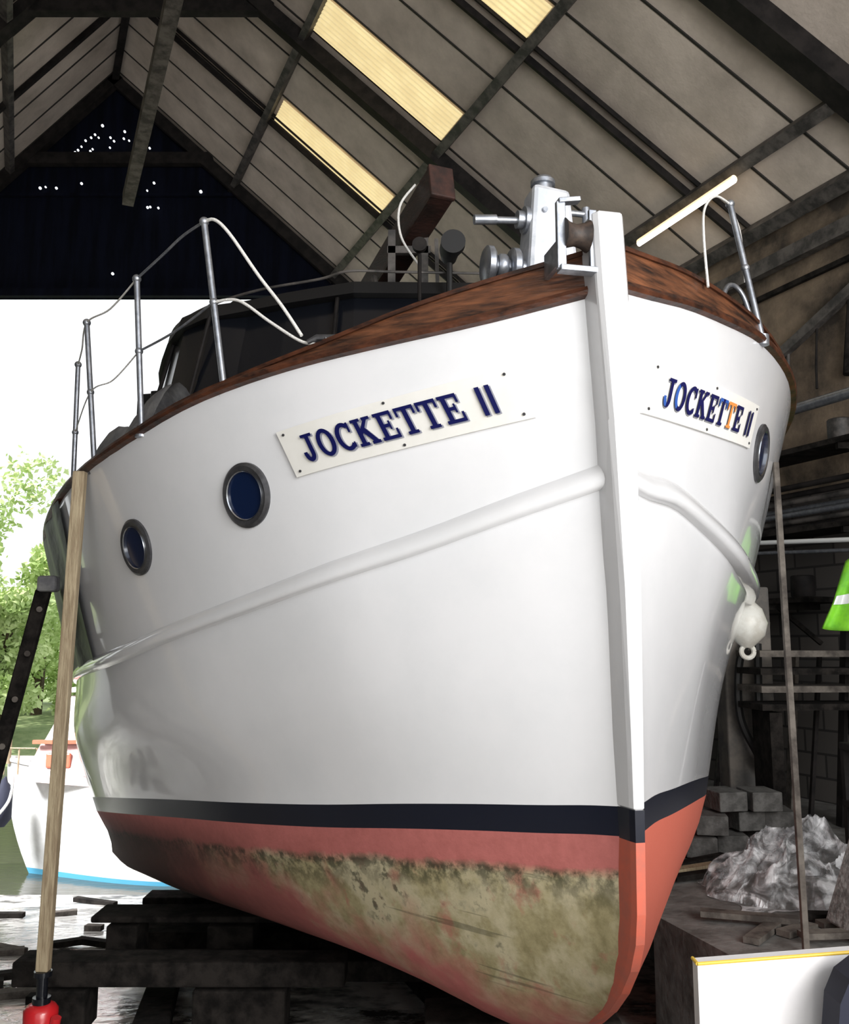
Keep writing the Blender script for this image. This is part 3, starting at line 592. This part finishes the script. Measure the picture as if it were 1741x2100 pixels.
g=G();g.tube([V(-5.72,12.9,-.3),V(-5.72,12.85,-.36),V(-5.72,12.85,-.45),V(-5.72,12.85,-.85),V(-5.72,12.85,-.95)],[.01,.05,.12,.12,.04],14);g.obj('fender',DBLUE,E2,smooth=1)
g=G();g.tube(curve([V(-5.65,12.95,-.25),V(-5.6,12.75,-.6),V(-5.85,12.6,-.95)]),.02,6);g.obj('mooring_rope',ROPE,E2,smooth=1)
# ---------------------------------------------------------------- props, jack, ladder, cradle
jx,jy=-1.955,4.98
g=G();g.box((jx,jy,fz(5)+.04),(.34,.3,.09));g.obj('support_block',DTIMB,bevel=.01,label='square dark block under the red jack',cat='timber',group='slipway cradle timbers')
z0=fz(5)+.09
jk=empty('bottle_jack',(jx,jy,z0),'red hydraulic bottle jack standing on a block under a timber prop','jack')
b=V(jx,jy,0)
g=G();g.box(b+V(0,0,z0+.015),(.2,.18,.03));g.tube([b+V(0,0,z0+.03),b+V(0,0,z0+.05),b+V(0,0,z0+.17),b+V(0,0,z0+.19),b+V(0,0,z0+.2)],[.075,.085,.085,.07,.05],24);g.tube([b+V(.08,-.04,z0+.06),b+V(.1,-.05,z0+.15)],.025,10);g.obj('body',REDP,jk,smooth=1)
g=G();g.tube([b+V(0,0,z0+.2),b+V(0,0,z0+.23),b+V(0,0,z0+.231),b+V(0,0,z0+.33)],[.045,.045,.028,.028],16);g.tube([b+V(0,0,z0+.33),b+V(0,0,-.16)],.045,16);g.obj('ram',BLACKG,jk,smooth=1)
g=G();g.beam(V(-1.955,4.98,-.16),V(-1.90,4.97,2.44),.065,.055,up=(0,1,0));g.obj('timber_prop',POLEW,bevel=.006,label='long pale timber prop shoring the boat side on a jack',cat='prop')
g=G();g.beam(V(1.86,4.72,0),V(1.96,5.02,2.5),.03,.03,up=(0,1,0));g.obj('timber_prop',GREYT,bevel=.003,label='thin grey timber shore leaning against the boat',cat='prop')
tp=V(-2.38,5.75,1.85);bs=V(-2.72,5.3,fz(5.3));of=V(-.19,.42,0)
lad=empty('ladder',tuple(bs),'old dark wooden ladder leaning on the boat side','ladder')
for o_ in (V(0,0,0),of):
    g=G();g.beam(bs+o_*1.0+(V(0,0,-.06) if o_.y else V(0,0,0)),tp+o_*.9,.05,.085,up=(1,0,0));g.obj('rail',DTIMB,lad,bevel=.008)
for i in range(9):
    p=bs.lerp(tp,.08+i*.108);g=G();g.tube([p-of*.12,p+of*1.05],.018,10);g.obj('rung',GREYT,lad,smooth=1)
g=G();g.box(tp+V(.03,-.02,.02),(.12,.1,.1));g.obj('padding',CAN,lad,bevel=.02)
def timber(c,d,name='cradle_beam',m=DTIMB,lab='heavy dark timber bearer under the hull',rot=0,grp='slipway cradle timbers',cat='timber'):
    g=G();g.box(c,d,Matrix.Rotation(rot,3,'Z'));return g.obj(name,m,bevel=.012,label=lab,cat=cat,group=grp)
timber((-1.33,5.35,-.27),(1.8,.22,.13));timber((-1.0,5.35,-.46),(.5,.22,.22),name='support_block',lab='square dark packing block under a bearer');timber((-1.95,5.35,-.46),(.25,.22,.22),name='support_block',lab='square dark packing block under a bearer')
timber((-.85,5.95,-.45),(2.3,.24,.12));timber((-.5,7.2,-.70),(3.4,.3,.22));timber((-.9,9.0,-.95),(3.4,.3,.26))
timber((.45,4.6,-.33),(.9,.3,.25),name='support_block',lab='square dark packing block under the keel')
timber((-1.45,6.35,-.26),(1.4,.3,.04),lab='loose dark plank laid on packing blocks')
timber((-1.25,6.35,-.47),(.3,.28,.34),name='support_block',lab='square dark packing block');timber((-1.95,6.35,-.47),(.2,.28,.34),name='support_block',lab='square dark packing block')
timber((-1.35,7.2,-.34),(.3,.3,.48),name='support_block',lab='square dark packing block under the bilge')
for x in (-1.5,.3):
    g=G();g.beam(V(x+.2,4.4,fz(4.4)+.05),V(x-1.2,11,fz(11)+.05),.2,.1);g.obj('slipway_runner',DTIMB,label='long timber runner lying down the slipway',cat='timber',group='slipway cradle timbers',bevel=.01)
random.seed(9)
for i in range(26):
    x=random.uniform(-4.6,-2.1);y=random.uniform(6.0,11.5);l=random.uniform(.15,.6)
    g=G();g.box((x,y,fz(y)+.03),(l,.08,.05),Matrix.Rotation(random.uniform(-.5,.5),3,'Z'));g.obj('wood_scrap',DTIMB if i%2 else GREYT,label='broken timber offcut lying on the wet slipway',cat='wood scrap',group='offcuts on the slipway')
# ---------------------------------------------------------------- right side clutter
g=G();c=V(2.06,5.90,1.63)
g.tube([c+V(0,0,.15),c+V(0,0,.13),c+V(0,0,.09),c,c-V(0,0,.08),c-V(0,0,.125),c-V(0,0,.155)],[.035,.06,.1,.13,.11,.065,.03],20)
fe=g.obj('fender',FEND,smooth=1,label='white pear-shaped fender hanging by the hull',cat='fender')
g=G();g.tube([c+V(0,0,.14),c+V(0,0,.18)],.035,14);g.obj('cap',BLUE,fe,smooth=1)
g=G();vs=[c+V(.04*math.cos(a),0,-.18+.04*math.sin(a)) for a in [i*math.pi/8 for i in range(17)]];g.tube(vs,.016,8);g.obj('eye',FEND,fe,smooth=1)
g=G();g.tube([c+V(0,0,.17),V(2.2,5.9,2.9)],.008,6);g.obj('lanyard',ROPE,fe,smooth=1)
g=G();g.box((2.85,8.3,1.0),(.42,.3,2.0));g.obj('concrete_post',mat('post_conc',(.10,.095,.09),.9,c2=(.18,.16,.14),scale=4),bevel=.02,label='stained concrete post standing by the block wall',cat='post')
def shelf(z,y0,y1,d,m=DTIMB):
    g=G();xw=lambda y:wx(y)-d/2-.15
    g.beam(V(xw(y0),y0,z),V(xw(y1),y1,z),d,.05);sh=g.obj('wall_shelf',m,label='rough timber shelf on the block wall loaded with odds',cat='shelf')
    for y in (y0+.4,(y0+y1)/2,y1-.4):
        g=G();g.beam(V(wx(y)-.15,y,z-.05),V(wx(y)-.15-d,y,z-.05),.05,.06);g.beam(V(wx(y)-.15,y,z-.4),V(wx(y)-.15-d*.8,y,z-.05),.04,.04);g.obj('bracket',DTIMB,sh)
    return sh
shelf(3.3,7.6,12,.45);shelf(2.55,7.6,12,.45);shelf(1.9,8.4,12,.5)
random.seed(21)
lab='length of metal pipe stored along the wall'
def pipe(y0,y1,z0,z1,off,r,m):
    g=G();g.tube([V(wx(y0)-off,y0,z0),V(wx(y1)-off,y1,z1)],r,10);g.obj('metal_pipe',m,smooth=1,label=lab,cat='pipe',group='pipes stored on the wall')
pipe(7.4,10.2,3.66,3.66,.7,.05,STEEL);pipe(7.4,10.8,2.35,2.62,.75,.022,REFL);pipe(7.6,10.8,2.28,2.5,.7,.018,STEEL)
for i in range(7): pipe(7.5+random.random()*.5,10.5+random.random(),2.62+.06*i,2.62+.06*i,.25+.06*random.random()*i,.028,random.choice([STEEL,STEELD,PURL]))
for i in range(9):
    y=7.8+i*.4;z=3.33 if i%2 else 1.93
    if z<3: y+=.9
    g=G();g.tube([V(wx(y)-.38,y,z),V(wx(y)-.38,y,z+.02),V(wx(y)-.38,y,z+.2),V(wx(y)-.38,y,z+.21)],[.1,.11,.11,.1],16)
    g.obj('paint_tin',[STEELD,PURL,BLACK,STEEL][i%4],smooth=1,label='grimy old paint tin on the wall shelf',cat='tin',group='tins on the wall shelves')
random.seed(33)
for i in range(12):
    y=7.6+.27*i;L_=random.uniform(1.1,1.75);a=V(wx(y)-.85-.2*random.random(),y,0);dy=random.uniform(-.08,.08);b=V(wx(y+dy)-.72,y+dy,L_)
    g=G();g.beam(a,b,random.uniform(.03,.12),random.uniform(.02,.05));g.obj('leaning_board',random.choice([DTIMB,DTIMB,GREYT,PURL,STEELD]),label='old board leaning against the wall shelving',cat='board',group='boards leaning on the wall')
for i in range(9):
    y=7.3+.35*i;z=4.2+.12*math.sin(i*2.3);g=G();g.tube([V(wx(y)-.08,y,z+.5),V(wx(y)-.1,y+.05,z),V(wx(y)-.12,y+.02,z-.25)],[.012,.03,.05] if i%2 else [.01,.012,.012],8);g.obj('hanging_tool',[DTIMB,STEELD,PURL][i%3],smooth=1,label='rusty old tool hanging on the wall',cat='tool',group='tools hanging on the wall')
g=G();g.tube(curve([V(2.85,8.0,1.6),V(2.72,8.0,1.35),V(2.70,8.0,.9),V(2.82,8.0,.6),V(2.92,8.0,.45),V(2.87,8.0,.9),V(2.9,8.05,1.5)]),.035,8);g.obj('rubber_hose',RUBBER,smooth=1,label='black rubber hose hanging in a long loop on the post',cat='hose')
cx_,cy_=3.56,7.45;g=G()
def jac(u,v):
    w=(.13+.19*v);a=(u-.5)*2;return V(cx_+a*w-.04*v,cy_-.14*math.cos(a*1.4)-.03*math.sin(19*u+3*v)*(.3+v),2.28-.66*v-.03*a*a*(1-v)*4-.02*math.sin(7*u))
g.grid(jac,30,16);jk2=g.obj('hi_vis_jacket',HIVIS,smooth=2,solid=.02,label='bright yellow-green high visibility jacket hanging up',cat='jacket')
g=G();g.grid(lambda u,v:jac(u,.52+.13*v)+V(0,-.025,0),30,2);g.obj('reflective_band',REFL,jk2,smooth=2)
g=G();g.tube([V(cx_,cy_,2.26),V(cx_+.15,cy_+.25,2.3)],.02,8);g.obj('peg',STEELD,jk2)
for i in range(4):
    g=G();g.beam(V(2.65,7.6,1.42-.14*i),V(3.75,7.7,1.42-.14*i),.45,.05);g.obj('stacked_board',DTIMB if i%2 else GREYT,label='dark board in a stack along the wall',cat='board',group='stack of boards by the wall')
for x in (2.8,3.6):
    g=G();g.box((x,7.65,.48),(.1,.4,.95));g.obj('trestle_leg',DTIMB,label='dark trestle supporting the boards',cat='trestle')
random.seed(4)
for r in range(3):
    for c_ in range(4-r):
        x=1.98+c_*.25+.1*r+random.uniform(-.03,.03);y=6.9+.08*c_+random.uniform(-.05,.07)
        g=G();g.box((x,y,.075+.15*r),(.22,.3,.135),Matrix.Rotation(random.uniform(-.3,.3),3,'Z'));g.obj('concrete_block',BLOCK,bevel=.008,label='grey concrete block in a loose stack',cat='block',group='stack of concrete blocks')
g=G();nu,nv=90,70
def pl(u,v):
    a=(u-.5)*2;b_=(v-.5)*2;rr=max(0,1-(a*a+b_*b_));h=rr**.6
    q=Vector((u*3.2,v*3.2,.3));f=(.5-abs(mn.noise(q*1.1)))*.9+(.5-abs(mn.noise(q*2.6+Vector((3,1,0)))))*.5+(.5-abs(mn.noise(q*6)))*.14-.45
    jx_=mn.noise(q*2+Vector((9,0,0)))*.10;jy_=mn.noise(q*2+Vector((0,9,0)))*.10
    return V(2.27+a*.50+jx_,5.85+b_*.42+jy_,max(.006,h*(.36+.30*f)+.12*a*h))
g.grid(pl,nu,nv);g.obj('plastic_sheeting',PLAST,smooth=0,label='crumpled heap of clear plastic sheeting on the floor',cat='plastic sheet')
for i,(x,y,l,r_) in enumerate([(1.75,6.35,.5,.5),(1.75,6.15,.4,.45),(1.75,5.2,.5,-.3),(2.4,5.2,.6,.2),(2.25,5.25,.35,-.1),(2.7,5.2,.5,.3),(1.75,5.0,.35,.9),(1.9,6.55,.5,.6),(2.1,4.9,.4,.1),(1.95,5.05,.25,.6)]):
    g=G();g.box((x,y,.02+.012*(i%3)),(l,.08,.03),Matrix.Rotation(r_,3,'Z'));g.obj('plank_offcut',[GREYT,DTIMB,GREYT][i%3] if i else POLEW,label='short plank offcut lying on the floor',cat='plank',group='offcuts on the floor')
g=G();R=Matrix.Rotation(math.radians(20),3,'Y')@Matrix.Rotation(math.radians(10),3,'Z');g.box((2.34,4.85,.36),(.14,.5,.72),R);g.obj('concrete_slab',SLAB,bevel=.01,label='rough grey slab standing on edge at an angle',cat='slab')
tr_=empty('steel_trolley',(3.0,6.05,0),'dark steel trolley frame beside the plastic heap','trolley')
for dx in (-.18,.18):
    for dy in (-.25,.25):
        g=G();g.beam(V(3.0+dx,6.05+dy,0),V(3.0+dx,6.05+dy,.84),.05,.05);g.obj('leg',STEELD,tr_)
for z in (.82,.45):
    g=G();g.box((3.0,6.05,z),(.42,.56,.05));g.obj('tray',STEELD,tr_,bevel=.008)
g=G();g.tube([V(3.45,7.3,.0),V(3.5,7.4,1.1)],.02,8);g.obj('metal_pipe',REFL,smooth=1,label='pale steel bar leaning against the boards',cat='pipe',group='pipes stored on the wall')
def cushion(x0,x1,y,zt,zb,t,m,pm,lab,slope=0,rot=0,pr=.005):
    w=(x1-x0);g=G()
    def S(u,v,s): return V(x0+w*u,y+s*(t/2+.02*(max(0,math.sin(math.pi*u)*math.sin(math.pi*v)))**.5)+rot*(u-.5),zb+(zt-zb+slope*u)*v)
    g.grid(lambda u,v:S(u,v,-1),12,12);g.grid(lambda u,v:S(u,v,1),12,12)
    for f in (lambda u,v:S(u,1,2*v-1),lambda u,v:S(u,0,2*v-1),lambda u,v:S(0,u,2*v-1),lambda u,v:S(1,u,2*v-1)): g.grid(f,12,1)
    ob=g.obj('boat_cushion',m,smooth=1,label=lab,cat='cushion')
    g=G();g.tube([S(i/8,1,-1) for i in range(9)],pr,8);g.tube([S(0,1,-1+2*i/8) for i in range(9)],pr,8);g.obj('piping',pm,ob,smooth=1)
cushion(.775,1.4,2.78,.600,fz(2.8),.05,CUSH,YEL,'white vinyl boat cushion with yellow piping standing upright',slope=.045)
g=G();x0,x1,zb,zt=1.075,1.6,fz(2.6),.665
out=[(x0,zb),(x0+.005,.45),(x0+.02,.56),(x0+.05,.62),(x0+.10,.655),(x0+.16,zt),(x1,zt+.01),(x1,zb)]
m_=len(out);g.add([V(x,2.57,z) for x,z in out]+[V(x,2.67,z) for x,z in out],[tuple(range(m_)),tuple(range(m_,2*m_))]+[(i,(i+1)%m_,m_+(i+1)%m_,m_+i) for i in range(m_)])
g.obj('boat_cushion',DBLUE,label='dark blue boat cushion leaning on the white one',cat='cushion')
a=V(3.187,8.83,6.21);b=V(2.554,10.32,6.20)
lf=empty('fluorescent_batten',tuple(a),'lit fluorescent tube batten hung under the roof purlin','lamp')
g=G();g.tube([a+V(0,0,.025),b+V(0,0,.025)],.040,12);g.obj('diffuser',DIFFU,lf,smooth=1)
g=G();g.tube([a+V(-.01,-.02,-.005),b+V(-.01,-.02,-.005)],.030,12);g.obj('tube',TUBE,lf,smooth=1)
# ---------------------------------------------------------------- lights
def area(loc,tgt,sx,sy,e,c=(1,1,1),spread=None):
    l=bpy.data.lights.new('area','AREA');l.shape='RECTANGLE';l.size=sx;l.size_y=sy;l.energy=e;l.color=c
    if spread:l.spread=math.radians(spread)
    o=bpy.data.objects.new('daylight_and_fill_lamp',l);o.location=loc;o.rotation_euler=(Vector(tgt)-Vector(loc)).to_track_quat('-Z','Y').to_euler();COL.objects.link(o);return o
area((3.9,-2.2,3.6),(.9,4.0,1.3),3.2,2.4,400,(1,.99,.98))
area((2.8,-2.5,1.2),(1.0,5.5,2.0),3.5,2,60,(.97,.98,1))  # added low fill to brighten the lower hull, no fixture here
area((2.5,-2.5,2.0),(2.0,8.5,8.5),4,2.5,190,(1,.94,.86))  # added up-light to brighten the roof underside, no such source in the shed
area((-7.6,8.6,4.2),(-4.9,12.3,-1.0),2.0,2.0,300,(.97,.98,1),spread=60)  # added narrow-spread lamp to brighten the moored boat without lighting the main hull
sn=bpy.data.lights.new('sun','SUN');sn.energy=5.5;sn.angle=.02;sn.color=(1,.95,.85);so=bpy.data.objects.new('sun',sn);so.rotation_euler=Vector((.75,.3,-.75)).to_track_quat('-Z','Y').to_euler();COL.objects.link(so)
w=bpy.data.worlds.new('world');sc.world=w;w.use_nodes=True;nt=w.node_tree;bg=nt.nodes['Background'];bg.inputs[0].default_value=(.95,.98,1,1);bg.inputs[1].default_value=1.4
# ---------------------------------------------------------------- camera
cd=bpy.data.cameras.new('camera');cd.sensor_fit='VERTICAL';cd.sensor_height=24;cd.lens=24*1877/2100;cd.clip_start=.05;cd.clip_end=300
co=bpy.data.objects.new('camera',cd);co.location=(0,0,1.5);co.rotation_euler=(math.radians(90)+math.atan(270/1877),0,0);COL.objects.link(co);sc.camera=co
sc.view_settings.view_transform='Standard'
for o in bpy.data.objects:
    if '_w' in o: del o['_w']
